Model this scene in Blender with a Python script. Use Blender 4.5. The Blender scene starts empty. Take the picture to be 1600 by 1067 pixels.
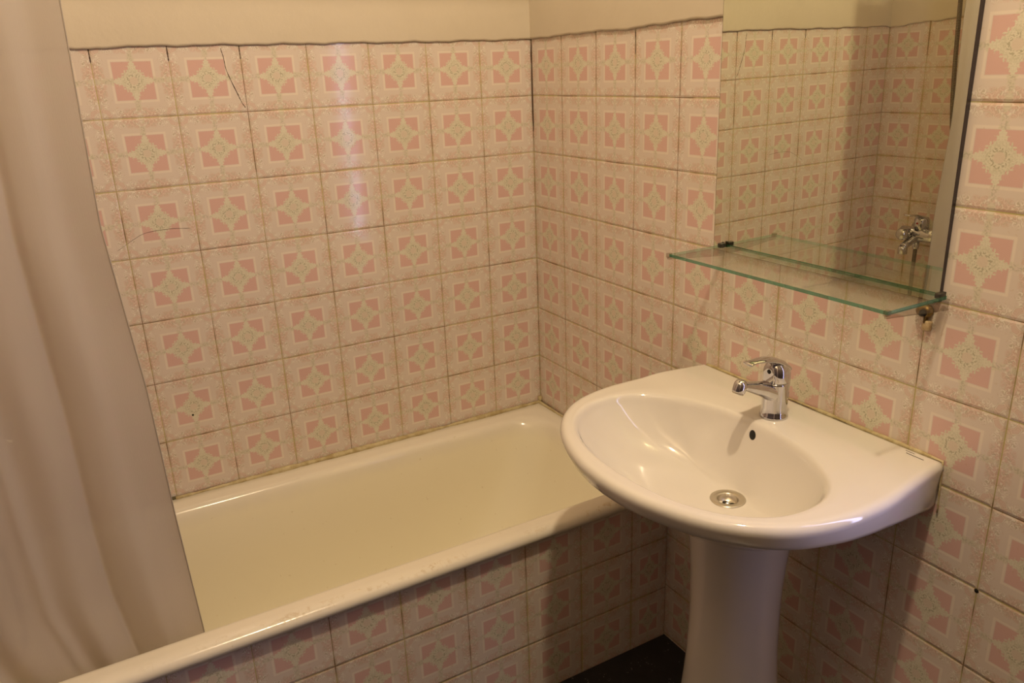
import bpy, bmesh, math, random
from mathutils import Vector, Matrix
random.seed(7)
S = bpy.context.scene
COL = S.collection
PI = math.pi

# ------------------------------------------------------------------ camera, light, exposure
def make_camera():
    yaw, pit, rol = 0.504650, -0.331547, -0.039154
    f = Vector((math.sin(yaw) * math.cos(pit), math.cos(yaw) * math.cos(pit), math.sin(pit)))
    rt = Vector((math.cos(yaw), -math.sin(yaw), 0))
    up = rt.cross(f)
    R = math.cos(rol) * rt + math.sin(rol) * up
    U = -math.sin(rol) * rt + math.cos(rol) * up
    cam = bpy.data.cameras.new('camera')
    cam.sensor_width = 36
    cam.lens = 36 * 1230.99 / 1600
    cam.clip_start = 0.02
    o = bpy.data.objects.new('camera', cam)
    m = Matrix((R, U, -f)).transposed().to_4x4()
    m.translation = Vector((-1.16089, -1.93233, 1.43290))
    o.matrix_world = m
    COL.objects.link(o)
    S.camera = o
make_camera()

w = bpy.data.worlds.new('world'); S.world = w; w.use_nodes = True
w.node_tree.nodes['Background'].inputs[0].default_value = (0.5, 0.45, 0.4, 1)
w.node_tree.nodes['Background'].inputs[1].default_value = 0.05

BULB = (-0.72, -1.54, 2.90)
ld = bpy.data.lights.new('bulb_light', 'POINT')
ld.energy = 94
ld.color = (1.0, 0.785, 0.510)
ld.shadow_soft_size = 0.045
lo = bpy.data.objects.new('bulb_light', ld); lo.location = BULB; COL.objects.link(lo)
WINDOW_STRENGTH = 11.0
WINDOW_COLOR = (0.56, 0.56, 1.0, 1)

S.view_settings.view_transform = 'Standard'
S.view_settings.look = 'None'
S.view_settings.gamma = 1
S.view_settings.exposure = 0.0
S.view_settings.use_curve_mapping = False

# ------------------------------------------------------------------ node expression helper
class NT:
    def __init__(self, name):
        self.m = bpy.data.materials.new(name); self.m.use_nodes = True
        self.t = self.m.node_tree; self.t.nodes.clear()
        self.out = self.t.nodes.new('ShaderNodeOutputMaterial')
    def n(self, typ, **kw):
        nd = self.t.nodes.new(typ)
        for k, v in kw.items(): setattr(nd, k, v)
        return nd
    def put(self, sock, v):
        if isinstance(v, X): v = v.s
        if isinstance(v, bpy.types.NodeSocket): self.t.links.new(v, sock)
        else:
            if sock.type == 'RGBA' and hasattr(v, '__len__') and len(v) == 3: v = (*v, 1)
            sock.default_value = v
    def math(self, op, *a, clamp=False):
        nd = self.n('ShaderNodeMath', operation=op); nd.use_clamp = clamp
        for i, v in enumerate(a): self.put(nd.inputs[i], v)
        return X(self, nd.outputs[0])
    def mix(self, f, a, b, mode='MIX'):
        nd = self.n('ShaderNodeMix', data_type='RGBA', blend_type=mode)
        self.put(nd.inputs[0], f); self.put(nd.inputs[6], a); self.put(nd.inputs[7], b)
        return nd.outputs[2]
    def vec(self, x, y, z):
        nd = self.n('ShaderNodeCombineXYZ')
        for i, v in enumerate((x, y, z)): self.put(nd.inputs[i], v)
        return nd.outputs[0]
    def noise(self, vec, scale, detail=2, rough=.5, out=0):
        nd = self.n('ShaderNodeTexNoise'); self.put(nd.inputs['Vector'], vec)
        nd.inputs['Scale'].default_value = scale; nd.inputs['Detail'].default_value = detail
        nd.inputs['Roughness'].default_value = rough
        return X(self, nd.outputs[out]) if out == 0 else nd.outputs[out]
    def ss(self, lo, hi, v):          # smoothstep lo..hi
        nd = self.n('ShaderNodeMapRange', interpolation_type='SMOOTHSTEP')
        self.put(nd.inputs[0], v); self.put(nd.inputs[1], lo); self.put(nd.inputs[2], hi)
        return X(self, nd.outputs[0])
    def pos(self):
        g = self.n('ShaderNodeTexCoord'); sp = self.n('ShaderNodeSeparateXYZ')
        self.t.links.new(g.outputs['Object'], sp.inputs[0])
        self.P = g.outputs['Object']
        return [X(self, o) for o in sp.outputs]
    def bsdf(self, **kw):
        b = self.n('ShaderNodeBsdfPrincipled')
        for k, v in kw.items(): self.put(b.inputs[k.replace('_', ' ')], v)
        return b
    def end(self, sh):
        self.t.links.new(sh, self.out.inputs[0]); return self.m
class X:
    def __init__(s, t, sock): s.t = t; s.s = sock
    def __add__(s, o): return s.t.math('ADD', s, o)
    def __radd__(s, o): return s.t.math('ADD', o, s)
    def __sub__(s, o): return s.t.math('SUBTRACT', s, o)
    def __rsub__(s, o): return s.t.math('SUBTRACT', o, s)
    def __mul__(s, o): return s.t.math('MULTIPLY', s, o)
    def __rmul__(s, o): return s.t.math('MULTIPLY', o, s)
    def __truediv__(s, o): return s.t.math('DIVIDE', s, o)
    def __pow__(s, o): return s.t.math('POWER', s, o)
    def abs(s): return s.t.math('ABSOLUTE', s)
    def floor(s): return s.t.math('FLOOR', s)
    def max(s, o): return s.t.math('MAXIMUM', s, o)
    def min(s, o): return s.t.math('MINIMUM', s, o)

# ------------------------------------------------------------------ patterned tile material
W = 0.151
def tile_material(name, axis, a0, z0, dirt=0.5):
    t = NT(name)
    x, y, z = t.pos()
    h = (0 - x) if axis == 'x' else (0 - y)
    far = (h - a0) / W
    near = h / a0 - 1.0
    u0 = t.math('GREATER_THAN', far, 0.0)
    U = far * u0 + near * (1 - u0)
    V = (z - z0) / W
    iu, iv = U.floor(), V.floor()
    P = t.P
    nv = t.noise(P, 55, 3, .6)
    fine = t.noise(P, 420, 3, .65)
    big = t.noise(P, 3.5, 3, .55)
    mid = t.noise(P, 14, 4, .6)
    fu = U - iu; fv = V - iv
    u = (fu - 0.5); v = (fv - 0.5)
    au, av = u.abs(), v.abs()
    a, b = au.max(av), au.min(av)
    def band(d, wdt, soft=0.006):   # 1 where |d|<wdt
        return 1 - t.ss(wdt - soft, wdt + soft, d.abs() if isinstance(d, X) else d)
    def lt(d, r, soft=0.006): return 1 - t.ss(r - soft, r + soft, d)
    wob = (nv - 0.5)
    wf = (fine - 0.5)
    A = a + wob * 0.02; B = b + wob * 0.05
    base = (0.700, 0.615, 0.560)
    pale = (0.725, 0.640, 0.585)
    pink = (0.680, 0.455, 0.425)
    rose = (0.680, 0.480, 0.420)
    crm = (0.735, 0.710, 0.590)
    olive = (0.50, 0.44, 0.33)
    c = base
    # pale band around the inner square
    c = t.mix(band(a - 0.315, 0.045, .02) * 0.45, c, pale)
    # rose patches at the rim of the tile, broken up by the scrolls
    patch = t.ss(0.415, 0.45, A + wf * .05) * t.ss(0.03, 0.06, B) * (1 - t.ss(0.22, 0.30, B + wf * .06))
    c = t.mix(patch * 0.75, c, rose)
    patch2 = band(A - 0.385, .02, .012) * band(b - 0.16, .03, .015)
    c = t.mix(patch2 * 0.45, c, rose)
    # scroll work: the same curls printed on every tile
    fold = t.vec(a, b, 0.37)
    n1 = t.noise(fold, 11, 1.2, .5); n2 = t.noise(t.vec(a, b, 5.1), 15, 1, .5)
    zone = t.ss(.345, .40, a + (n2 - .5) * .12)
    l1 = band(n1 - .50, .014, .012).max(band(n1 - .60, .010, .010)).max(band(n1 - .40, .010, .010)); l2 = band(n1 - .465, .018, .012).max(band(n1 - .56, .014, .010)); l3 = band(n2 - .53, .014, .012)
    c = t.mix(l2 * zone * .9, c, (0.82, 0.77, 0.70))
    c = t.mix((l1.max(l3 * .7)) * zone * t.ss(.36, .50, nv + wf * .3) * .75, c, olive)
    blot = t.ss(.52, .60, n2) * zone
    c = t.mix(blot * .5, c, rose)
    # inner frame and pink square
    sq = lt(a, 0.256, .005)
    frame = band(a - 0.277, 0.014, .006)
    c = t.mix(frame * .85, c, (0.800, 0.715, 0.635))
    c = t.mix(sq, c, pink)
    dots0 = t.ss(.50, .56, t.noise(P, 300, 1, .5))
    # eight-lobed star in the middle
    jag = t.noise(t.vec(a, b, 2.2), 34, 2, .6) - .5
    star = b + a * .58 + jag * .16 + wf * .03
    st = lt(star, 0.158, .010)
    st = st.max(lt(b + jag * .05, .022, .008) * lt(a, .262, .01))
    arm = lt(b + wf * .05 + a * .045, 0.042, .012) * lt(a + wf * .03, 0.40, .02)

    c = t.mix(st * .93, c, crm)
    arm2 = lt(b + jag * .16, .034, .012) * (1 - sq) * t.ss(.40, .52, nv + wf * .4)
    c = t.mix(arm2 * .75, c, (0.66, 0.62, 0.50))
    c = t.mix(arm * (1 - sq) * dots0 * .55, c, (0.46, 0.43, 0.33))
    vor = t.n('ShaderNodeTexVoronoi'); t.put(vor.inputs['Vector'], P); vor.inputs['Scale'].default_value = 330
    dots = lt(X(t, vor.outputs['Distance']), 0.34, .1)
    filg = band(t.noise(t.vec(a, b, 9.0), 42, 1, .5) - .5, .022, .02)
    c = t.mix(st * filg * .55, c, (0.52, 0.50, 0.37))
    r = t.math('SQRT', u * u + v * v)
    c = t.mix(st * dots * t.ss(.45, .55, nv + .03) * .40, c, (0.60, 0.60, 0.48))
    ring = band(r - 0.080 + jag * .05, 0.020, .010) * dots0
    c = t.mix(ring * .85, c, (0.42, 0.39, 0.29))
    c = t.mix(lt(r + jag * .08, .15, .02) * st * dots0 * .35, c, (0.50, 0.48, 0.35))
    c = t.mix(lt(r + wf * .02, 0.055, .01) * .85, c, (0.70, 0.60, 0.51))
    # old brown soiling
    e = au.max(av)
    soil = t.ss(.44, .5, e) * t.ss(.42, .62, mid) * dirt
    c = t.mix(soil * .55, c, (0.50, 0.36, 0.17))
    c = t.mix(t.ss(.50, .80, big) * .25 * dirt, c, (0.66, 0.50, 0.30))
    c = t.mix(t.ss(.66, .72, t.noise(P, 120, 2, .5)) * .35 * dirt, c, (0.55, 0.37, 0.22))
    # grout
    gj = 0.0040 + (mid - .5) * 0.012
    gr = 1 - t.ss(0.0, 0.004, 0.5 - e - gj)
    gcol = t.mix(t.ss(.38, .54, t.noise(P, 9, 3, .6)), (0.17, 0.10, 0.04), (0.47, 0.42, 0.16))
    c = t.mix(gr * .92, c, gcol)
    # relief: rounded edges, hollow joints and every tile set slightly off true
    wn = t.n('ShaderNodeTexWhiteNoise', noise_dimensions='3D'); t.put(wn.inputs['Vector'], t.vec(iu, iv, 3.3))
    sep = t.n('ShaderNodeSeparateXYZ'); t.t.links.new(wn.outputs['Color'], sep.inputs[0])
    tilt = ((X(t, sep.outputs[0]) - .5) * u + (X(t, sep.outputs[1]) - .5) * v) * 0.9
    edge = t.ss(0.0, 0.035, 0.5 - e) * .85
    hgt = tilt + edge + wob * .05 + st * .06
    bp = t.n('ShaderNodeBump'); bp.inputs['Strength'].default_value = 1; bp.inputs['Distance'].default_value = 0.0011
    t.put(bp.inputs['Height'], hgt)
    rough = 0.10 + gr * .6 + (mid - .5) * .10
    bs = t.bsdf(Base_Color=c, Roughness=rough, Normal=bp.outputs[0])
    bs.inputs['IOR'].default_value = 1.5
    return t.end(bs.outputs[0])

def simple(name, col, rough=.5, metal=0, var=0.0, scale=20, col2=None, bump=0, bscale=60, coat=0, ior=1.5, sub=0):
    t = NT(name); t.pos()
    c = col
    if var or col2:
        k = t.ss(.35, .7, t.noise(t.P, scale, 4, .6))
        c = t.mix(k * (var or 1.0), col, col2 or tuple(v * .7 for v in col))
    kw = dict(Base_Color=c, Roughness=rough, Metallic=metal, IOR=ior)
    if coat: kw['Coat_Weight'] = coat
    if bump:
        bp = t.n('ShaderNodeBump'); bp.inputs['Distance'].default_value = bump
        t.put(bp.inputs['Height'], t.noise(t.P, bscale, 4, .55)); kw['Normal'] = bp.outputs[0]
    b = t.bsdf(**kw)
    return t.end(b.outputs[0])

M = {}
M['plaster'] = simple('painted_plaster', (0.68, 0.61, 0.50), .75, var=.35, scale=5, col2=(.61, .54, .43), bump=.0012, bscale=28)
M['plaster_edge'] = simple('dark_plaster_edge', (0.30, 0.24, 0.17), .9, var=.8, scale=30, col2=(.16, .11, .07))  # mottled dark brown strip under the plaster lip
M['dark_paint'] = simple('dark_brown_paint', (0.10, 0.075, 0.06), .6)
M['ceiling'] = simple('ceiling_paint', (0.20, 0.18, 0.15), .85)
M['ceramic'] = simple('sanitary_ceramic', (0.715, 0.680, 0.640), .07, coat=.5)
M['chrome'] = simple('chrome', (0.64, 0.64, 0.67), .06, 1, var=.25, scale=60, col2=(.50, .49, .48))
M['steel'] = simple('brushed_steel', (0.62, 0.58, 0.50), .28, 1)
M['dark'] = simple('black_void', (0.008, 0.007, 0.006), .7)
M['red'] = simple('red_dot', (0.35, 0.02, 0.02), .4)
M['clip'] = simple('dark_clip', (0.035, 0.03, 0.025), .3)
M['mirror_edge'] = simple('mirror_edge', (0.035, 0.022, 0.030), .25)
M['sealant'] = simple('yellowed_sealant', (0.56, 0.48, 0.29), .6, col2=(.34, .25, .10), var=.8, scale=45, bump=.002, bscale=90)
M['mould'] = simple('dark_mould', (0.10, 0.085, 0.04), .8)
M['crack'] = simple('crack_dirt', (0.09, 0.055, 0.035), .9)
M['rust'] = simple('rusty_brass', (0.36, 0.24, 0.06), .4, .5, var=.9, scale=150, col2=(.07, .035, .015))
M['plug'] = simple('stained_plastic', (0.55, 0.42, 0.25), .5, var=.6, scale=160, col2=(.30, .17, .07))
M['bulb'] = simple('white_plastic', (.75, .74, .7), .4)

def tub_material():
    t = NT('old_enamel'); x, y, z = t.pos()
    # lighter, yellower enamel inside the bowl of the tub and brown wear along the front roll
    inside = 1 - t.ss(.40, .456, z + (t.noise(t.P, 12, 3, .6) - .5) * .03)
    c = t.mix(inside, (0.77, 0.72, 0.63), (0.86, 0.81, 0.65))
    n = t.noise(t.P, 95, 4, .65); nb = t.noise(t.P, 7, 2, .5)
    roll = (1 - t.ss(.004, .013, (y + .609 + (nb - .5) * .008).abs())) * t.ss(.52, .60, n) * t.ss(.40, .62, nb)
    c = t.mix(roll * .45, c, (0.40, 0.27, 0.10))
    c = t.mix(t.ss(.72, .75, t.noise(t.P, 70, 2, .5)) * .2, c, (0.45, 0.33, 0.15))
    bp = t.n('ShaderNodeBump'); bp.inputs['Distance'].default_value = .0006
    t.put(bp.inputs['Height'], t.noise(t.P, 18, 3, .5))
    b = t.bsdf(Base_Color=c, Roughness=.16 + roll * .3, Normal=bp.outputs[0])
    return t.end(b.outputs[0])
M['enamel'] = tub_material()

def floor_material():
    t = NT('black_terrazzo'); t.pos()
    v = t.n('ShaderNodeTexVoronoi'); t.put(v.inputs['Vector'], t.P); v.inputs['Scale'].default_value = 130
    sp = (1 - t.ss(.10, .2, X(t, v.outputs['Distance']))) * t.ss(.52, .6, t.noise(t.P, 25, 2, .5))
    c = t.mix(sp, t.mix(t.noise(t.P, 30, 3, .6), (.012, .011, .012), (.035, .032, .034)), (.32, .30, .28))
    b = t.bsdf(Base_Color=c, Roughness=.3)
    return t.end(b.outputs[0])
M['floor'] = floor_material()

def mirror_material():
    t = NT('mirror_silver'); t.pos()
    g = t.n('ShaderNodeBsdfGlossy'); g.inputs['Roughness'].default_value = 0.003
    t.put(g.inputs['Color'], (0.80, 0.82, 0.66))
    return t.end(g.outputs[0])
M['mirror'] = mirror_material()

def thin_glass(name, tint, refl=1.0):
    t = NT(name)
    tr = t.n('ShaderNodeBsdfTransparent'); t.put(tr.inputs[0], tint)
    g = t.n('ShaderNodeBsdfGlossy'); g.inputs['Roughness'].default_value = 0.01
    ge = t.n('ShaderNodeNewGeometry'); dp = t.n('ShaderNodeVectorMath', operation='DOT_PRODUCT')
    t.put(dp.inputs[0], ge.outputs['Incoming']); t.put(dp.inputs[1], ge.outputs['Normal'])
    fr = 0.04 + 0.96 * ((1 - X(t, dp.outputs['Value']).abs()) ** 5)
    mx = t.n('ShaderNodeMixShader')
    t.put(mx.inputs[0], fr * refl)
    t.t.links.new(tr.outputs[0], mx.inputs[1]); t.t.links.new(g.outputs[0], mx.inputs[2])
    return t.end(mx.outputs[0])
M['glass'] = thin_glass('clear_glass', (.955, .975, .955))
M['clear_plastic'] = thin_glass('clear_plastic', (.80, .77, .74))
def glass_edge():
    t = NT('green_glass_edge'); t.pos()
    n = t.noise(t.P, 25, 2, .5)
    c = t.mix(n, (0.03, 0.16, 0.10), (0.11, 0.33, 0.22))
    b = t.bsdf(Base_Color=c, Roughness=.12)
    tr = t.n('ShaderNodeBsdfTransparent'); t.put(tr.inputs[0], (.60, .86, .76))
    mx = t.n('ShaderNodeMixShader'); ge = t.n('ShaderNodeNewGeometry')
    t.put(mx.inputs[0], X(t, ge.outputs['Backfacing']) * .55 + .35)
    t.t.links.new(b.outputs[0], mx.inputs[1]); t.t.links.new(tr.outputs[0], mx.inputs[2])
    return t.end(mx.outputs[0])
M['glass_edge'] = glass_edge()

def cloth_material():
    t = NT('curtain_fabric'); x, y, z = t.pos()
    wv = t.noise(t.vec(x * 900, y * 900, z * 60), 1, 2, .5)
    c = t.mix(t.noise(t.P, 6, 3, .5) * .4, (0.55, 0.505, 0.46), (0.48, 0.435, 0.39))
    bp = t.n('ShaderNodeBump'); bp.inputs['Distance'].default_value = .0002; t.put(bp.inputs['Height'], wv)
    b = t.bsdf(Base_Color=c, Roughness=.6, Normal=bp.outputs[0])
    tl = t.n('ShaderNodeBsdfTranslucent'); t.put(tl.inputs[0], (0.72, 0.62, 0.55))
    mx = t.n('ShaderNodeMixShader'); mx.inputs[0].default_value = .30
    t.t.links.new(b.outputs[0], mx.inputs[1]); t.t.links.new(tl.outputs[0], mx.inputs[2])
    tp = t.n('ShaderNodeBsdfTransparent')
    m2 = t.n('ShaderNodeMixShader'); m2.inputs[0].default_value = .07
    t.t.links.new(mx.outputs[0], m2.inputs[1]); t.t.links.new(tp.outputs[0], m2.inputs[2])
    return t.end(m2.outputs[0])
M['cloth'] = cloth_material()

def pane_material():
    t = NT('daylit_frosted_pane')
    e = t.n('ShaderNodeEmission'); t.put(e.inputs[0], WINDOW_COLOR); e.inputs[1].default_value = WINDOW_STRENGTH
    return t.end(e.outputs[0])
M['pane'] = pane_material()

M['tile_back'] = tile_material('pink_tile_back', 'x', 0.1565, 1.3651, .5)
M['tile_right'] = tile_material('pink_tile_right', 'y', 0.1472, 1.3651, .6)
M['tile_left'] = tile_material('pink_tile_left', 'y', 0.154, 1.3651, 1.0)
M['tile_panel'] = tile_material('pink_tile_panel', 'x', 0.1122, 0.3000, .7)

# ------------------------------------------------------------------ mesh helpers
def link(name, bm, mats, parent=None, smooth=True, angle=None):
    me = bpy.data.meshes.new(name)
    bmesh.ops.recalc_face_normals(bm, faces=bm.faces)
    bm.to_mesh(me); bm.free()
    if not isinstance(mats, (list, tuple)): mats = [mats]
    for m in mats: me.materials.append(m)
    if smooth:
        for p in me.polygons: p.use_smooth = True
        if angle: me.set_sharp_from_angle(angle=math.radians(angle))
    o = bpy.data.objects.new(name, me); COL.objects.link(o)
    if parent:
        o.parent = parent
        o.matrix_parent_inverse = parent.matrix_basis.inverted()
    return o
def thing(name, loc, label, cat, group=None):
    o = bpy.data.objects.new(name, None); o.location = loc; o.empty_display_size = .05
    COL.objects.link(o); tag(o, label, cat, group); return o
def tag(o, label, cat, group=None):
    o['label'] = label; o['category'] = cat
    if group: o['group'] = group
def struct(o, label=None):
    o['kind'] = 'structure'
    if label: o['label'] = label
    return o
def box(bm, x0, x1, y0, y1, z0, z1, bev=0, seg=2):
    r = bmesh.ops.create_cube(bm, size=1)
    vs = r['verts']
    for v in vs:
        v.co = Vector(((x0 + x1) / 2 + v.co.x * (x1 - x0), (y0 + y1) / 2 + v.co.y * (y1 - y0), (z0 + z1) / 2 + v.co.z * (z1 - z0)))
    if bev:
        es = list({e for v in vs for e in v.link_edges})
        bmesh.ops.bevel(bm, geom=es, offset=bev, segments=seg, affect='EDGES', profile=.5)
def loft(bm, rings, close=True, cap0=False, cap1=False):
    vr = [[bm.verts.new(p) for p in r] for r in rings]
    n = len(vr[0])
    for i in range(len(vr) - 1):
        for j in range(n if close else n - 1):
            k = (j + 1) % n
            try: bm.faces.new((vr[i][j], vr[i][k], vr[i + 1][k], vr[i + 1][j]))
            except ValueError: pass
    if cap0: bm.faces.new(vr[0])
    if cap1: bm.faces.new(vr[-1])
    return vr
def lathe(bm, prof, c=(0, 0, 0), n=40, sx=1, sy=1, cap0=True, cap1=True, mat=None):
    rings = []
    for r, z in prof:
        ring = []
        for i in range(n):
            t = 2 * PI * i / n
            p = Vector((r * sx * math.cos(t), r * sy * math.sin(t), z))
            if mat: p = mat @ p
            ring.append(p + Vector(c))
        rings.append(ring)
    return loft(bm, rings, True, cap0, cap1)
def axis_matrix(d):
    return Vector((0, 0, 1)).rotation_difference(Vector(d).normalized()).to_matrix()
def catmull(pts, per=8):
    P = [Vector(p) for p in pts]; P = [P[0] * 2 - P[1]] + P + [P[-1] * 2 - P[-2]]
    out = []
    for i in range(1, len(P) - 2):
        for k in range(per):
            t = k / per
            a, b, c, d = P[i - 1], P[i], P[i + 1], P[i + 2]
            out.append(.5 * ((2 * b) + (c - a) * t + (2 * a - 5 * b + 4 * c - d) * t * t + (3 * b - a - 3 * c + d) * t ** 3))
    out.append(P[-2]); return out
def tube(bm, pts, rad, n=14, up=(0, 1, 0), caps=True):
    """sweep; rad = float or list of (side, vertical) radii"""
    P = [Vector(p) for p in pts]; rings = []
    for i, p in enumerate(P):
        d = (P[min(i + 1, len(P) - 1)] - P[max(i - 1, 0)]).normalized()
        s = Vector(up); s = (s - d * s.dot(d)).normalized(); q = d.cross(s)
        r = rad if isinstance(rad, (int, float)) else rad[i]
        ra, rb = (r, r) if isinstance(r, (int, float)) else r
        rings.append([p + s * ra * math.cos(2 * PI * k / n) + q * rb * math.sin(2 * PI * k / n) for k in range(n)])
    return loft(bm, rings, True, caps, caps)

# ------------------------------------------------------------------ room
XL, YF, H = -1.480, -2.60, 3.10
def slab(name, b, m):
    bm = bmesh.new(); box(bm, *b); return struct(link(name, bm, m, smooth=False))
TT = 1.52
fl = slab('floor', (XL - .15, .15, YF - .15, .15, -.1, 0), M['floor'])
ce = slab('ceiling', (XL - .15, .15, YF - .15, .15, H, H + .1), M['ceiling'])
wb = slab('wall_back', (XL - .15, .15, 0, .15, 0, H), M['tile_back'])
wl = slab('wall_left', (XL - .15, XL, YF, 0, 0, H), M['tile_left'])
dark_slab = slab('added_dark_slab_1', (XL, XL + .03, -2.3, -.85, 0, 2.05), M['dark_paint'])  # unseen dark slab, added to cut the light bounced off this wall
wf_ = slab('wall_front', (XL - .15, .15, YF - .15, YF, 0, H), M['dark_paint'])
# right wall with a narrow window opening
WY0, WY1, WZ0, WZ1 = -1.675, -1.535, 0.66, 1.80
bm = bmesh.new()
box(bm, 0, .15, WY1, 0, 0, H); box(bm, 0, .15, YF, WY0, 0, H)
box(bm, 0, .15, WY0, WY1, 0, WZ0); box(bm, 0, .15, WY0, WY1, WZ1, H)
wr = struct(link('wall_right', bm, M['tile_right'], smooth=False))
bm = bmesh.new()
for b in ((.0, .05, WY0, WY0 + .018, WZ0, WZ1), (.0, .05, WY1 - .018, WY1, WZ0, WZ1), (.0, .05, WY0 + .018, WY1 - .018, WZ0, WZ0 + .02), (.0, .05, WY0 + .018, WY1 - .018, WZ1 - .02, WZ1)):
    box(bm, *b, bev=.002)
win = struct(link('window_1', bm, M['bulb'], smooth=False))
bm = bmesh.new(); box(bm, .012, .018, WY0 + .018, WY1 - .018, WZ0 + .02, WZ1 - .02)
pane = struct(link('pane', bm, M['pane'], win, smooth=False))

def plaster(name, parent, P0, d, n, length, edge, thick=.006):
    """painted plaster above the tiles: wavy lower lip. d = direction along the wall, n = normal into the room"""
    bm = bmesh.new(); d = Vector(d); n = Vector(n); P0 = Vector(P0); N = int(length / .012)
    rows = []
    for i in range(N + 1):
        s = length * i / N
        z = edge(s)
        b = P0 + d * s
        rows.append([b + Vector((0, 0, z)), b + n * thick * .5 + Vector((0, 0, z - .0005)), b + n * thick * .9 + Vector((0, 0, z + .0015)),
                     b + n * thick + Vector((0, 0, z + .005)), b + n * thick + Vector((0, 0, z + .12)), b + n * thick + Vector((0, 0, H))])
    vr = loft(bm, rows, close=False)
    bm.faces.ensure_lookup_table()
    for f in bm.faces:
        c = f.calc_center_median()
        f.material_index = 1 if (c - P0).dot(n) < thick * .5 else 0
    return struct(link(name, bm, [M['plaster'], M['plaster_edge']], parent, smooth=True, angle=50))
def interp(tab, s):
    if s <= tab[0][0]: return tab[0][1]
    for (a, za), (b, zb) in zip(tab, tab[1:]):
        if s <= b: return za + (zb - za) * (s - a) / (b - a)
    return tab[-1][1]
def wob(s, ph): return .0010 * math.sin(s * 41 + ph) + .0008 * math.sin(s * 97 + ph * 2) + .0005 * math.sin(s * 230 + ph)
tb = [(0, 1.5085), (.153, 1.508), (.306, 1.507), (.457, 1.508), (.613, 1.508), (.747, 1.509), (.911, 1.5095), (1.02, 1.5085), (1.06, 1.506), (1.1, 1.5065), (1.5, 1.505)]
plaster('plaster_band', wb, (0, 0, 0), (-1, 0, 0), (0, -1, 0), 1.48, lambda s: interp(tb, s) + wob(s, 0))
tr_ = [(0, 1.509), (.25, 1.511), (.38, 1.510), (.446, 1.508), (.5, 1.512), (.6, 1.514), (.72, 1.515), (2.6, 1.512)]
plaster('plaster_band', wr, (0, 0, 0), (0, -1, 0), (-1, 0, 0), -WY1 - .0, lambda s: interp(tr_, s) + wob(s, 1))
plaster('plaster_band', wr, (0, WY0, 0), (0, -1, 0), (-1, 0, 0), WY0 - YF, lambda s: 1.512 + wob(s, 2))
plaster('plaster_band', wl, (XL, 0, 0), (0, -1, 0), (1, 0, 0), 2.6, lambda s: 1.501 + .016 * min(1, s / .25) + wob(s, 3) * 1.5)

# cracks and flaws in the tiling, as thin dirt-filled grooves
def ribbon(name, pts, wd, n, m, parent, up=.0003):
    P = catmull(pts, 5); bm = bmesh.new(); n = Vector(n); rings = []
    for i, p in enumerate(P):
        d = (P[min(i + 1, len(P) - 1)] - P[max(i - 1, 0)]).normalized(); s = d.cross(n)
        k = wd * (.6 + .7 * random.random()) * (1 if 0 < i < len(P) - 1 else .3)
        rings.append([p + s * k, p + n * up, p - s * k])
    loft(bm, rings, close=False)
    return struct(link(name, bm, m, parent))
ribbon('crack', [(-.801, -.0002, 1.503), (-.797, -.0002, 1.483), (-.795, -.0002, 1.458), (-.787, -.0002, 1.431), (-.777, -.0002, 1.403), (-.771, -.0002, 1.386), (-.764, -.0002, 1.374)], .0009, (0, -1, 0), M['crack'], wb)
ribbon('crack', [(-1.085, -.0002, 1.085), (-1.05, -.0002, 1.105), (-1.02, -.0002, 1.118), (-.97, -.0002, 1.121), (-.925, -.0002, 1.117)], .0004, (0, -1, 0), M['crack'], wb)
for xx in (-1.0625, -.9115, -.7605): ribbon('crack', [(xx, -.0002, 1.507), (xx, -.0002, 1.49), (xx, -.0002, 1.478)], .0013, (0, -1, 0), M['crack'], wb)
ribbon('crack', [(-.001, -.003, 1.508), (-.001, -.003, 1.40), (-.001, -.003, 1.27)], .0016, (-1, -1, 0), M['crack'], wb)
ribbon('crack', [(-.0002, -.4485, 1.507), (-.0002, -.449, 1.475), (-.0002, -.449, 1.455)], .0013, (-1, 0, 0), M['crack'], wr)
bm = bmesh.new(); lathe(bm, [(.0026, 0), (.0026, .0004)], (-.992, 0, .665), 14, mat=axis_matrix((0, -1, 0)))
struct(link('drill_hole', bm, M['dark'], wb))
bm = bmesh.new(); lathe(bm, [(.004, 0), (.003, .0006)], (0, -1.3546, .607), 10, mat=axis_matrix((-1, 0, 0)))
struct(link('drill_hole', bm, M['dark'], wr))

# ceiling lamp above the basin, out of the picture
lamp = thing('ceiling_lamp', (BULB[0], BULB[1], H), 'plain white pendant lamp holder hanging from the ceiling', 'lamp')
bm = bmesh.new(); lathe(bm, [(.045, H - .0005), (.045, H - .02), (.012, H - .03)], (BULB[0], BULB[1], 0), 32); link('ceiling_rose', bm, M['bulb'], lamp)
bm = bmesh.new(); lathe(bm, [(.004, H - .028), (.004, H - .10), (.020, H - .105), (.020, H - .145)], (BULB[0], BULB[1], 0), 24); link('lamp_holder', bm, M['bulb'], lamp)

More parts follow.
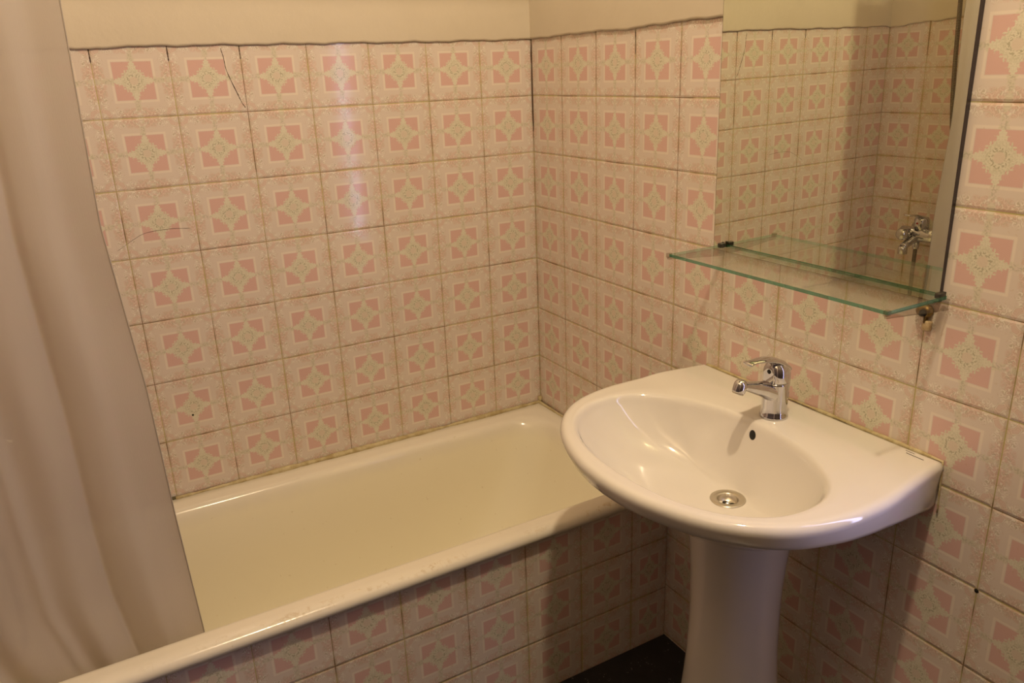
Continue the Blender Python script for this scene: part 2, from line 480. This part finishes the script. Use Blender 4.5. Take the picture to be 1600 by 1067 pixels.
# ------------------------------------------------------------------ bathtub
def rrect(x0, x1, y0, y1, r, z, n=10, m=14):
    out = []
    cs = ((x1 - r, y1 - r, 0), (x0 + r, y1 - r, 90), (x0 + r, y0 + r, 180), (x1 - r, y0 + r, 270))
    for i, (cx, cy, a) in enumerate(cs):
        for k in range(n + 1):
            t = math.radians(a + 90 * k / n); out.append(Vector((cx + r * math.cos(t), cy + r * math.sin(t), z)))
        nx = cs[(i + 1) % 4]; t = math.radians(a + 90)
        p = out[-1]; q = Vector((nx[0] + r * math.cos(t), nx[1] + r * math.sin(t), z))
        for k in range(1, m): out.append(p.lerp(q, k / m))
    return out
tub = thing('bathtub', (-.74, -.31, 0), 'old cream enamel bathtub with a rolled front rim along the tiled wall', 'bathtub')
bm = bmesh.new()
xo0, xo1, yo1 = XL + .002, -.002, -.004
rings = [rrect(xo0, xo1, -.600, yo1, .003, .420), rrect(xo0, xo1, -.612, yo1, .003, .4275), rrect(xo0, xo1, -.620, yo1, .003, .433), rrect(xo0, xo1, -.6235, yo1, .004, .441),
         rrect(xo0, xo1, -.6215, yo1, .005, .449), rrect(xo0, xo1 , -.615, yo1, .006, .4555), rrect(xo0 + .004, xo1 - .004, -.605, yo1 - .004, .008, .459),
         rrect(XL + .010, -.030, -.590, -.030, .05, .4575), rrect(XL + .022, -.045, -.573, -.055, .075, .4565),
         rrect(XL + .028, -.052, -.565, -.062, .082, .455), rrect(XL + .034, -.060, -.558, -.069, .088, .449),
         rrect(XL + .040, -.067, -.553, -.075, .092, .438), rrect(XL + .046, -.075, -.550, -.080, .095, .42),
         rrect(XL + .075, -.105, -.546, -.088, .10, .34), rrect(XL + .10, -.145, -.541, -.098, .11, .25), rrect(XL + .13, -.20, -.534, -.110, .12, .17),
         rrect(XL + .15, -.24, -.524, -.122, .12, .13), rrect(XL + .17, -.28, -.505, -.14, .12, .105), rrect(XL + .20, -.33, -.47, -.17, .11, .092), rrect(XL + .28, -.42, -.42, -.22, .08, .086)]
vr = loft(bm, rings, cap1=True)
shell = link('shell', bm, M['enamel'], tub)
# sealant between rim and walls
def bead(name, pts, r0, m, parent, seed, k=.5):
    random.seed(seed); P = []
    for a, b in zip(pts, pts[1:]):
        a, b = Vector(a), Vector(b); n = max(2, int((b - a).length / .008))
        P += [a.lerp(b, i / n) for i in range(n)]
    P.append(Vector(pts[-1])); v = 1; R = []
    for p in P:
        v = max(.45, min(1.6, v + random.uniform(-k, k) * .5)); R.append(r0 * v)
    bm = bmesh.new(); tube(bm, P, R, 8, up=(0, 0, 1)); return link(name, bm, m, parent)
b1 = bead('sealant', [(-1.066, -.0065, .4600), (-.010, -.0065, .460), (-.0068, -.60, .459)], .0058, M['sealant'], tub, 3)
b1['label'] = 'yellowed sealant bead along the wall'
bead('sealant', [(-.006, -.006, .458), (-.0045, -.0045, .478)], .006, M['sealant'], tub, 5)
bm = bmesh.new(); box(bm, -1.077, -1.061, -.009, -.0005, .4555, .4635, .001); link('mould_patch', bm, M['mould'], tub)
# waste in the tub floor
bm = bmesh.new(); lathe(bm, [(.035, .086), (.034, .0885), (.022, .0885), (.020, .087)], (XL + .36, -.32, 0), 32); link('waste', bm, M['steel'], tub)

# tiled front of the bath
bm = bmesh.new(); box(bm, XL + .001, -.001, -.604, -.560, .0, .4205)
pan = link('front_panel', bm, M['tile_panel'], tub, smooth=False)
pan['label'] = 'pink patterned tiles closing the front'

# ------------------------------------------------------------------ shower curtain and rail
def edge_x(z):
    return interp([(0, -1.080), (.41, -1.086), (.68, -1.096), (.93, -1.101), (1.22, -1.120), (1.49, -1.113), (2.1, -1.10)], z)
bm = bmesh.new(); nx, nz = 220, 90; z0, z1 = .17, 2.015; rows = []
for j in range(nz + 1):
    z = z0 + (z1 - z0) * j / nz; row = []
    xe = edge_x(z); xs = XL + interp([(.17, .155), (.30, .11), (.42, .062), (.55, .022), (1.0, .012)], z)
    q = (z - .3) / 1.7
    for i in range(nx + 1):
        s = i / nx
        x = xs + (xe - xs) * s
        ph = s * 2 * PI
        amp = .0110 * (1 - .45 * q)
        fade = min(1, (1 - s) / .22)
        y = -.500 + amp * (.8 * math.sin(ph * 3.3 + 1.4 * q + .5) + .30 * math.sin(ph * 5.1 - 1.9 * q + 1)) * (.30 + .70 * fade)
        y += .003 * math.sin(ph * 2.1 + 5 * q) + .0022 * math.sin(17 * s + 23 * q) * (1 - q)
        y += .008 * math.exp(-((s - .62 - .05 * q) / .025) ** 2) - .007 * math.exp(-((s - .36 + .04 * q) / .03) ** 2) - .004 * math.exp(-((s - .80) / .04) ** 2)
        row.append(Vector((x, y, z)))
    rows.append(row)
loft(bm, rows, close=False)
cur = thing('shower_curtain', (-1.29, -.5, .17), 'plain pale translucent fabric shower curtain hanging inside the bathtub at the left', 'shower curtain')
link('fabric', bm, M['cloth'], cur)
bm = bmesh.new(); tube(bm, [rows[k][-1] + Vector((-.001, 0, 0)) for k in range(nz + 1)], .0011, 6, up=(1, 0, 0)); link('hem', bm, M['cloth'], cur)
for k in range(5):
    bm = bmesh.new(); cx = -1.455 + .085 * k
    cy = -.500
    pts = [(cx, cy + .020 * math.cos(a), 2.035 + .025 * math.sin(a)) for a in [2 * PI * i / 20 for i in range(21)]]
    tube(bm, pts, .0015, 6, up=(1, 0, 0), caps=False); link('ring', bm, M['bulb'], cur)
bm = bmesh.new(); tube(bm, [(XL, -.5, 2.040), (0, -.5, 2.040)], .0105, 20, up=(0, 0, 1))
rail = link('curtain_rail', bm, M['chrome']); tag(rail, 'straight metal shower curtain rail above the bathtub', 'curtain rail')

# ------------------------------------------------------------------ wash basin
YC = -.990
basin = thing('pedestal_basin', (-.165, YC, 0), 'white ceramic pedestal wash basin with an oval bowl on the right wall', 'wash basin')
half = catmull([(0.0, .282, 0), (-.03, .286, 0), (-.08, .295, 0), (-.14, .304, 0), (-.20, .308, 0), (-.26, .306, 0), (-.32, .293, 0), (-.37, .268, 0), (-.415, .226, 0), (-.448, .175, 0), (-.472, .115, 0), (-.486, .055, 0), (-.490, 0, 0)], 6)
poly = [Vector((p.x, p.y)) for p in half] + [Vector((p.x, -p.y)) for p in reversed(half[:-1])]
CC = Vector((-.27, 0))
NA = 160
corner = math.atan2(.282, .27)
angs = sorted([2 * PI * i / NA for i in range(NA)] + [corner, 2 * PI - corner, corner - .02, corner + .02, 2 * PI - corner - .02, 2 * PI - corner + .02])
def cast(a, pl):
    d = Vector((math.cos(a), math.sin(a))); best = 0
    for p, q in zip(pl, pl[1:] + pl[:1]):
        e = q - p; den = d.x * e.y - d.y * e.x
        if abs(den) < 1e-12: continue
        w_ = p - CC; t = (w_.x * e.y - w_.y * e.x) / den; s = (w_.x * d.y - w_.y * d.x) / den
        if t > 0 and -1e-6 <= s <= 1 + 1e-6: best = max(best, t)
    return CC + d * best
OUT = [cast(a, poly) for a in angs]
def inset(k):
    r = []
    for p in OUT:
        v = p - CC; L = v.length; q = CC + v * ((L - k) / L)
        r.append(q)
    return r
BC = Vector((-.288, 0)); D = Vector((-.205, -.012)); ZD = .669
def bowl_edge(a, grow=0):
    c, s = math.cos(a), math.sin(a)
    ax = (.159 if c < 0 else .150) + grow; ay = .247 + grow; n = 2.2
    r = (abs(c / ax) ** n + abs(s / ay) ** n) ** (-1 / n)
    p = BC + Vector((c, s)) * r
    return p
def V3(p, z): return Vector((p.x, YC + p.y, z))
rings = []
ZT = .7995
def topz(p): # platform for the tap at the wall side, gentle rise
    k = max(0, min(1, (p.x + .17) / .06)); k = k * k * (3 - 2 * k)
    return ZT + .0045 * k
rings.append([V3(D + Vector((math.cos(a), math.sin(a))) * .021, ZD) for a in angs])
rings.append([V3(D + Vector((math.cos(a), math.sin(a))) * .034, ZD + .0004) for a in angs])
for s in (.06, .14, .24, .35, .46, .57, .67, .76, .84, .905, .95, .98, 1.0):
    rr = []
    for a in angs:
        B = bowl_edge(a); d0 = D + Vector((math.cos(a), math.sin(a))) * .034
        p = d0.lerp(B, s)
        L = (B - d0).length
        g = (.30 * s + .70 * s ** 2.6) if L > .12 else (.45 * s + .55 * s ** 2)
        g = .30 * s ** 1.2 + .70 * s ** 3.0 if L > .12 else .55 * s + .45 * s * s
        kk = max(0, min(1, (L - .03) / .14))
        g = (1 - kk) * (.6 * s + .4 * s * s) + kk * (.26 * s ** 1.2 + .74 * s ** 3.6)
        rr.append(V3(p, ZD + (.786 - ZD) * g))
    rings.append(rr)
for gr, dz in ((.0015, -.0095), (.004, -.0055), (.006, -.0028), (.009, -.0009), (.012, 0)):
    rings.append([V3(q, topz(q) + dz) for q in [bowl_edge(a, gr) for a in angs]])
inn = [bowl_edge(a, .012) for a in angs]; o3 = inset(.021)
for s in (.35, .7):
    rings.append([V3(p.lerp(q, s), topz(p.lerp(q, s))) for p, q in zip(inn, o3)])
rings.append([V3(q, topz(q) + .0002) for q in inset(.0195)])
rings.append([V3(q, topz(q) + .0003) for q in inset(.015)])
rings.append([V3(q, topz(q) - .0004) for q in inset(.0095)])
rings.append([V3(q, topz(q) - .0028) for q in inset(.0048)])
rings.append([V3(q, topz(q) - .0070) for q in inset(.0015)])
rings.append([V3(q, topz(q) - .0120) for q in inset(0)])
rings.append([V3(q, topz(q) - .0200) for q in inset(.0015)])
def zb(p): return interp([(-.5, .757), (-.40, .754), (-.28, .748), (-.15, .735), (0, .708)], p.x)
rings.append([V3(q, zb(q) + .014) for q in inset(.007)])
rings.append([V3(q, zb(q) + .005) for q in inset(.011)])
rings.append([V3(q, zb(q)) for q in inset(.019)])
o4 = inset(.034)
PED = Vector((-.168, -.010))
for s, dz in ((0, -.004), (.3, .40), (.6, .78), (.85, .95), (1, 1)):
    rr = []
    for a, q in zip(angs, o4):
        e = PED + Vector((math.cos(a), math.sin(a))) * .098
        p = q.lerp(e, s); z = zb(q) * (1 - dz) + .634 * dz if s else zb(q) - .004
        if p.x > -.001: p = Vector((-.001, p.y))
        rr.append(V3(p, z))
    rings.append(rr)
for r in rings:
    for v in r:
        if v.x > -.0008: v.x = -.0008
bm = bmesh.new(); loft(bm, rings, cap1=True)
link('bowl', bm, M['ceramic'], basin)
# pedestal
ppts = catmull([(.122, 0, .0), (.121, 0, .03), (.112, 0, .10), (.101, 0, .18), (.093, 0, .26), (.088, 0, .35), (.087, 0, .44), (.090, 0, .52), (.098, 0, .60), (.106, 0, .640)], 5)
bm = bmesh.new(); lathe(bm, [(p.x, max(.0, p.z)) for p in ppts], (PED.x, YC + PED.y, 0), 64, sx=.98, sy=1)
link('pedestal', bm, M['ceramic'], basin)
# waste fitting
waste = None
def waste_part():
    bm = bmesh.new(); c = (D.x, YC + D.y, ZD)
    lathe(bm, [(.0325, .0006), (.0318, .0022), (.0285, .0028), (.0205, .0016), (.0192, .0), (.0188, -.012), (.0, -.0125)], c, 48, cap0=False, cap1=False)
    o = link('waste', bm, M['steel'], basin)
    bm = bmesh.new()
    for i in range(4):
        a = PI / 4 + PI / 2 * i + .4
        lathe(bm, [(.0052, -.0123), (.0052, -.0117)], (D.x + .0098 * math.cos(a), YC + D.y + .0098 * math.sin(a), ZD), 16)
    link('drain_hole', bm, M['dark'], o)
    bm = bmesh.new(); lathe(bm, [(.0045, -.0122), (.0045, -.0100), (.003, -.0088)], c, 20); link('screw', bm, M['chrome'], o)
    return o
waste_part()
# overflow
def bowl_back(s):
    d0 = D + Vector((.034, 0)); B = bowl_edge(0); L = (B - d0).length; kk = max(0, min(1, (L - .03) / .14))
    g = (1 - kk) * (.6 * s + .4 * s * s) + kk * (.26 * s ** 1.2 + .74 * s ** 3.6)
    p = d0.lerp(B, s); return V3(p, ZD + (.786 - ZD) * g)
p0, p1 = bowl_back(.92), bowl_back(.97)
tn = (p1 - p0).normalized(); nn = Vector((0, 1, 0)).cross(tn); nn = nn if nn.x < 0 else -nn
OVF = bowl_back(.95)
bm = bmesh.new(); mt = Matrix((Vector((0, 1, 0)), tn, nn)).transposed()
lathe(bm, [(.0074, -.004), (.0074, .0006), (.0066, .0009)], OVF, 28, sx=1, sy=1.25, mat=mt); link('overflow_hole', bm, M['dark'], basin)
# sealant along the wall and a tiny printed mark
sb = bead('sealant', [(-.0025, YC + .27, .8035), (-.0025, YC - .279, .8045), (-.0025, YC - .283, .712)], .0030, M['sealant'], basin, 11)
sb['label'] = 'yellowed sealant bead along the wall'
bm = bmesh.new()
box(bm, -.0235, -.0225, YC - .2595, YC - .228, .8045, .8048); box(bm, -.0160, -.0152, YC - .238, YC - .222, .8045, .8048)
link('printed_mark', bm, M['clip'], basin, smooth=False)

# ------------------------------------------------------------------ basin tap
TX, TY, TZ = -.0875, YC, .8045
tap = thing('basin_tap', (TX, TY, TZ), 'chrome single lever tap on the wash basin', 'tap')
bm = bmesh.new()
lathe(bm, [(.0262, 0), (.0262, .003), (.0245, .006), (.0232, .020), (.0232, .040), (.0240, .055), (.0245, .066), (.0245, .0685), (.0232, .0700)], (TX, TY, TZ), 56)
link('body', bm, M['chrome'], tap)
bm = bmesh.new()
sp = catmull([(TX + .010, TY, .846), (TX - .010, TY, .854), (TX - .032, TY, .8645), (TX - .055, TY, .873), (TX - .075, TY, .8795), (TX - .090, TY, .8845)], 6)
n = len(sp); rad = [((.0225 - .0115 * min(1, i / n * 1.15)), .0215 - .0135 * min(1, i / n * 1.25)) for i in range(n)]
tube(bm, sp, rad, 28)
link('spout', bm, M['chrome'], tap)
bm = bmesh.new(); am = axis_matrix((.42, 0, 1))
lathe(bm, [(.0112, -.0135), (.0118, -.0120), (.0122, -.006), (.0122, .001), (.0105, .0065), (.0070, .0100), (.0025, .0115)], (TX - .090, TY, .8855), 32, mat=am)
nz_ = link('nozzle', bm, M['chrome'], tap)
bm = bmesh.new(); lathe(bm, [(.0098, -.0165), (.0104, -.0155), (.0104, -.0130)], (TX - .090, TY, .8855), 28, mat=am); link('aerator', bm, M['steel'], nz_)
# lever: domed cap sweeping forward into a curved paddle
bm = bmesh.new()
rings = []
prof = [  # x, z centre, half width, half height
    (.0250, .883, .0020, .010), (.0240, .886, .0130, .013), (.0190, .891, .0205, .0170), (.0100, .8955, .0238, .0205),
    (.0000, .8985, .0240, .0220), (-.0100, .9015, .0225, .0200), (-.0165, .9060, .0205, .0160)]
lv = bmesh.new()
# cap
capz0 = .8755
def cap_ring(k):
    r = []
    for i in range(44):
        t = 2 * PI * i / 44; r.append((math.cos(t), math.sin(t)))
    return r
for z, sc, ox in ((.8755, 1.0, 0), (.8765, 1.02, 0), (.884, 1.03, .000), (.892, 1.02, -.0005), (.900, .96, -.001), (.907, .82, -.0025), (.9125, .62, -.004), (.9160, .35, -.006), (.9170, .05, -.007)):
    ring = []
    for cx, cy in cap_ring(0):
        fx = cx * .0245 * sc
        if cx < 0: fx = max(fx, -.0205 + .0 * z)          # flat front of the cap
        ring.append(Vector((TX + .0005 + fx + ox * (1 if cx > 0 else .3), TY + cy * .0240 * sc, z)))
    rings.append(ring)
loft(bm, rings, cap0=True, cap1=True)
cap = link('lever_cap', bm, M['chrome'], tap, angle=50)
bm = bmesh.new()
hp = catmull([(TX + .014, TY, .8995), (TX + .002, TY, .9090), (TX - .012, TY, .9165), (TX - .030, TY, .9215), (TX - .048, TY, .9235), (TX - .062, TY, .9238), (TX - .0740, TY, .9230), (TX - .0765, TY, .9228)], 5)
n = len(hp); rad = []
for i in range(n):
    s = i / (n - 1)
    rad.append((.0215 - .0115 * min(1, s * 1.5) + (.0015 if s > .8 else 0) - (.005 if s > .97 else 0), .0075 - .0040 * min(1, s * 1.6) - (.0015 if s > .97 else 0)))
tube(bm, hp, rad, 24)
link('lever', bm, M['chrome'], tap)
bm = bmesh.new(); lathe(bm, [(.0042, -.001), (.0042, .0010), (.0032, .0014)], (TX - .0198, TY, .8960), 20, mat=axis_matrix((-1, 0, 0)))
link('temperature_dot', bm, M['dark'], cap)

# ------------------------------------------------------------------ mirror
def mx(y, z, m=.0085): return -m + .0027 * (y + 1) - .0082 * (z - 1.2)
mir = thing('wall_mirror', (-.004, -.98, 1.06), 'frameless rectangular mirror with a dark edge hung above the wash basin', 'mirror')
MY0, MY1, MZ0, MZ1 = -1.2265, -.7285, 1.066, 1.70
def mslab(y0, y1, z0, z1, f0, f1, m, name):
    bm = bmesh.new(); vs = []
    for y, z in ((y0, z0), (y1, z0), (y1, z1), (y0, z1)):
        vs.append((bm.verts.new((f0(y, z), y, z)), bm.verts.new((f1(y, z), y, z))))
    bm.faces.new([v[0] for v in vs]); bm.faces.new([v[1] for v in vs])
    for i in range(4):
        a, b = vs[i], vs[(i + 1) % 4]; bm.faces.new((a[0], b[0], b[1], a[1]))
    return link(name, bm, m, mir, smooth=False)
mslab(MY0 - .0004, MY1 + .0014, MZ0 - .0004, MZ1 + .0004, lambda y, z: mx(y, z) + .0008, lambda y, z: -.0003, M['mirror_edge'], 'backing')
mslab(MY0, MY1, MZ0, MZ1, lambda y, z: mx(y, z), lambda y, z: mx(y, z) + .0008, M['mirror'], 'reflecting_glass')

# ------------------------------------------------------------------ glass shelf
shelf = thing('glass_shelf', (-.08, -.99, 1.08), 'narrow clear glass shelf with green edges below the mirror', 'shelf')
SX0, SX1, SY0, SY1, SZ = -.150, -.0100, -1.2400, -.7560, 1.0795
bm = bmesh.new(); box(bm, SX0, SX1, SY0, SY1, SZ - .006, SZ)
bm.normal_update()
for f in bm.faces: f.material_index = 0 if abs(f.normal.z) > .9 else 1
link('glass_plate', bm, [M['glass'], M['glass_edge']], shelf, smooth=False)
for y0, y1 in ((SY0 - .0025, SY0 + .003), (SY1 - .003, SY1 + .0025)):
    bm = bmesh.new()
    pr = [(SX1 + .0045, SZ - .0055), (SX0 - .003, SZ - .0055), (SX0 - .003, SZ - .0105), (SX0 + .010, SZ - .0115), (SX1 + .0045, SZ - .0240)]
    loft(bm, [[(x, y0, z) for x, z in pr], [(x, y1, z) for x, z in pr]], cap0=True, cap1=True)
    br = link('bracket', bm, M['clear_plastic'], shelf, smooth=False); br['label'] = 'clear plastic side bracket'
    bm = bmesh.new(); box(bm, SX0 - .006, SX0 + .004, y0 - .001, y1 + .001, SZ - .007, SZ + .002, .0012); link('end_cap', bm, M['clear_plastic'], shelf)
    bm = bmesh.new(); ym = (y0 + y1) / 2; s = 1 if y0 < -1 else -1
    box(bm, -.0250, -.0115, ym - .005 + s * .006, ym + .005 + s * .006, SZ - .004, SZ + .005, .0015); box(bm, -.0140, -.0098, ym - .003 + s * .004, ym + .003 + s * .004, SZ - .006, SZ + .006, .001)
    cl = link('mirror_clip', bm, M['clip'], shelf); cl['label'] = 'small dark mirror clip'

# rusty leftover fitting below the shelf
hk = thing('wall_hook', (0, -1.207, 1.045), 'small rusty brass screw hook with stained plug under the shelf end', 'hook')
bm = bmesh.new(); lathe(bm, [(.0105, .0), (.0115, .003), (.0100, .009), (.006, .012)], (0, -1.204, 1.0455), 20, sy=1.25, mat=axis_matrix((-1, 0, 0))); link('cup', bm, M['rust'], hk)
bm = bmesh.new(); lathe(bm, [(.0055, .006), (.0060, .012), (.0050, .016), (.002, .018)], (0, -1.2065, 1.0440), 16, mat=axis_matrix((-1, 0, 0))); link('screw_head', bm, M['dark'], hk)
bm = bmesh.new(); box(bm, -.009, -.0002, -1.2185, -1.2045, 1.014, 1.031, .0025); link('plug', bm, M['plug'], hk)
bm = bmesh.new(); box(bm, -.011, -.0005, -1.2100, -1.2075, 1.027, 1.040, .001); link('rust_drip', bm, M['rust'], hk)

# ------------------------------------------------------------------ bath mixer on the left wall (seen in the mirror)
bx, by, bz = -1.400, -.262, .818
mixr = thing('bath_mixer', (XL, by, bz), 'chrome bath mixer with shower hose on the left wall, seen in the mirror', 'bath mixer')
bm = bmesh.new(); ay = axis_matrix((0, 1, 0))
lathe(bm, [(.014, -.072), (.022, -.068), (.0235, -.040), (.025, -.028), (.025, .028), (.0235, .040), (.022, .068), (.014, .072)], (bx, by, bz), 32, mat=ay)
link('body', bm, M['chrome'], mixr)
for s in (-1, 1):
    bm = bmesh.new(); axm = axis_matrix((1, 0, 0))
    lathe(bm, [(.034, 0), (.033, .006), (.026, .016), (.0145, .020), (.0145, .075)], (XL + .0002, by + s * .055, bz), 28, mat=axm); link('wall_union', bm, M['chrome'], mixr)
bm = bmesh.new(); lathe(bm, [(.022, .015), (.0245, .030), (.0245, .052), (.021, .060), (.008, .064)], (bx, by, bz), 32); cp = link('lever_cap', bm, M['chrome'], mixr)
bm = bmesh.new(); pts = catmull([(bx - .01, by, bz + .055), (bx + .02, by, bz + .066), (bx + .050, by, bz + .074), (bx + .085, by, bz + .078)], 5); k = len(pts)
tube(bm, pts, [(.020 - .008 * i / k, .006 - .003 * i / k) for i in range(k)], 18); link('lever', bm, M['chrome'], mixr)
bm = bmesh.new(); lathe(bm, [(.0035, .0), (.0035, .001)], (bx + .0243, by, bz + .042), 14, mat=axm); link('temperature_dot', bm, M['red'], cp)
bm = bmesh.new(); pts = catmull([(bx, by + .01, bz - .005), (bx + .025, by + .012, bz - .018), (bx + .050, by + .014, bz - .028), (bx + .064, by + .015, bz - .036)], 5)
tube(bm, pts, .0135, 20); lathe(bm, [(.0150, -.020), (.0155, 0), (.0130, .006)], (bx + .066, by + .015, bz - .040), 24); link('spout', bm, M['chrome'], mixr)
bm = bmesh.new(); lathe(bm, [(.012, 0), (.014, .018), (.020, .024), (.021, .044), (.016, .052), (.006, .055)], (bx + .020, by + .028, bz + .006), 24, mat=axm); link('diverter_knob', bm, M['chrome'], mixr)
bm = bmesh.new(); lathe(bm, [(.0105, -.052), (.0115, -.045), (.0115, -.022)], (bx, by + .012, bz), 20); link('hose_union', bm, M['chrome'], mixr)
def hose_material():
    t = NT('ribbed_hose'); x, y, z = t.pos()
    wv = t.math('SINE', z * 2000)
    bp = t.n('ShaderNodeBump'); bp.inputs['Distance'].default_value = .0008; t.put(bp.inputs['Height'], wv)
    c = t.mix(t.ss(-.6, .6, wv), (.12, .09, .07), (.50, .45, .40))
    b = t.bsdf(Base_Color=c, Metallic=.9, Roughness=.25, Normal=bp.outputs[0]); return t.end(b.outputs[0])
M['hose'] = hose_material()
bm = bmesh.new()
pts = catmull([(bx, by + .012, bz - .05), (bx, by + .013, bz - .16), (bx - .002, by + .01, bz - .30), (bx + .0, by - .03, bz - .42), (bx - .01, by - .08, bz - .44), (bx - .02, by - .115, bz - .38), (bx - .03, by - .105, bz - .15), (-1.435, by - .065, bz + .2), (-1.430, by - .035, bz + .45), (-1.428, by - .02, bz + .75), (-1.420, by - .015, bz + 1.02)], 12)
tube(bm, pts, .0068, 14, up=(1, .2, 0)); link('hose', bm, M['hose'], mixr)
bm = bmesh.new()
hx, hy, hz = -1.420, by - .015, bz + 1.02
pts = [(hx, hy, hz), (hx + .010, hy, hz + .06), (hx + .035, hy, hz + .13), (hx + .06, hy, hz + .155)]
tube(bm, catmull(pts, 6), .0115, 18); lathe(bm, [(.014, -.02), (.036, .012), (.038, .020), (.034, .024)], (hx + .065, hy, hz + .150), 32, mat=axis_matrix((.8, 0, -.6)))
link('hand_shower', bm, M['chrome'], mixr)
bm = bmesh.new(); lathe(bm, [(.02, 0), (.02, .012), (.010, .016), (.010, .030)], (XL + .0065, hy, hz + .03), 24, mat=axm)
lathe(bm, [(.0155, -.015), (.0175, .0), (.0175, .015), (.0155, .015)], (hx + .006, hy, hz + .028), 24, cap0=False, cap1=False)
hb = link('shower_bracket', bm, M['chrome']); tag(hb, 'round chrome wall bracket holding the hand shower above the bathtub', 'bracket')
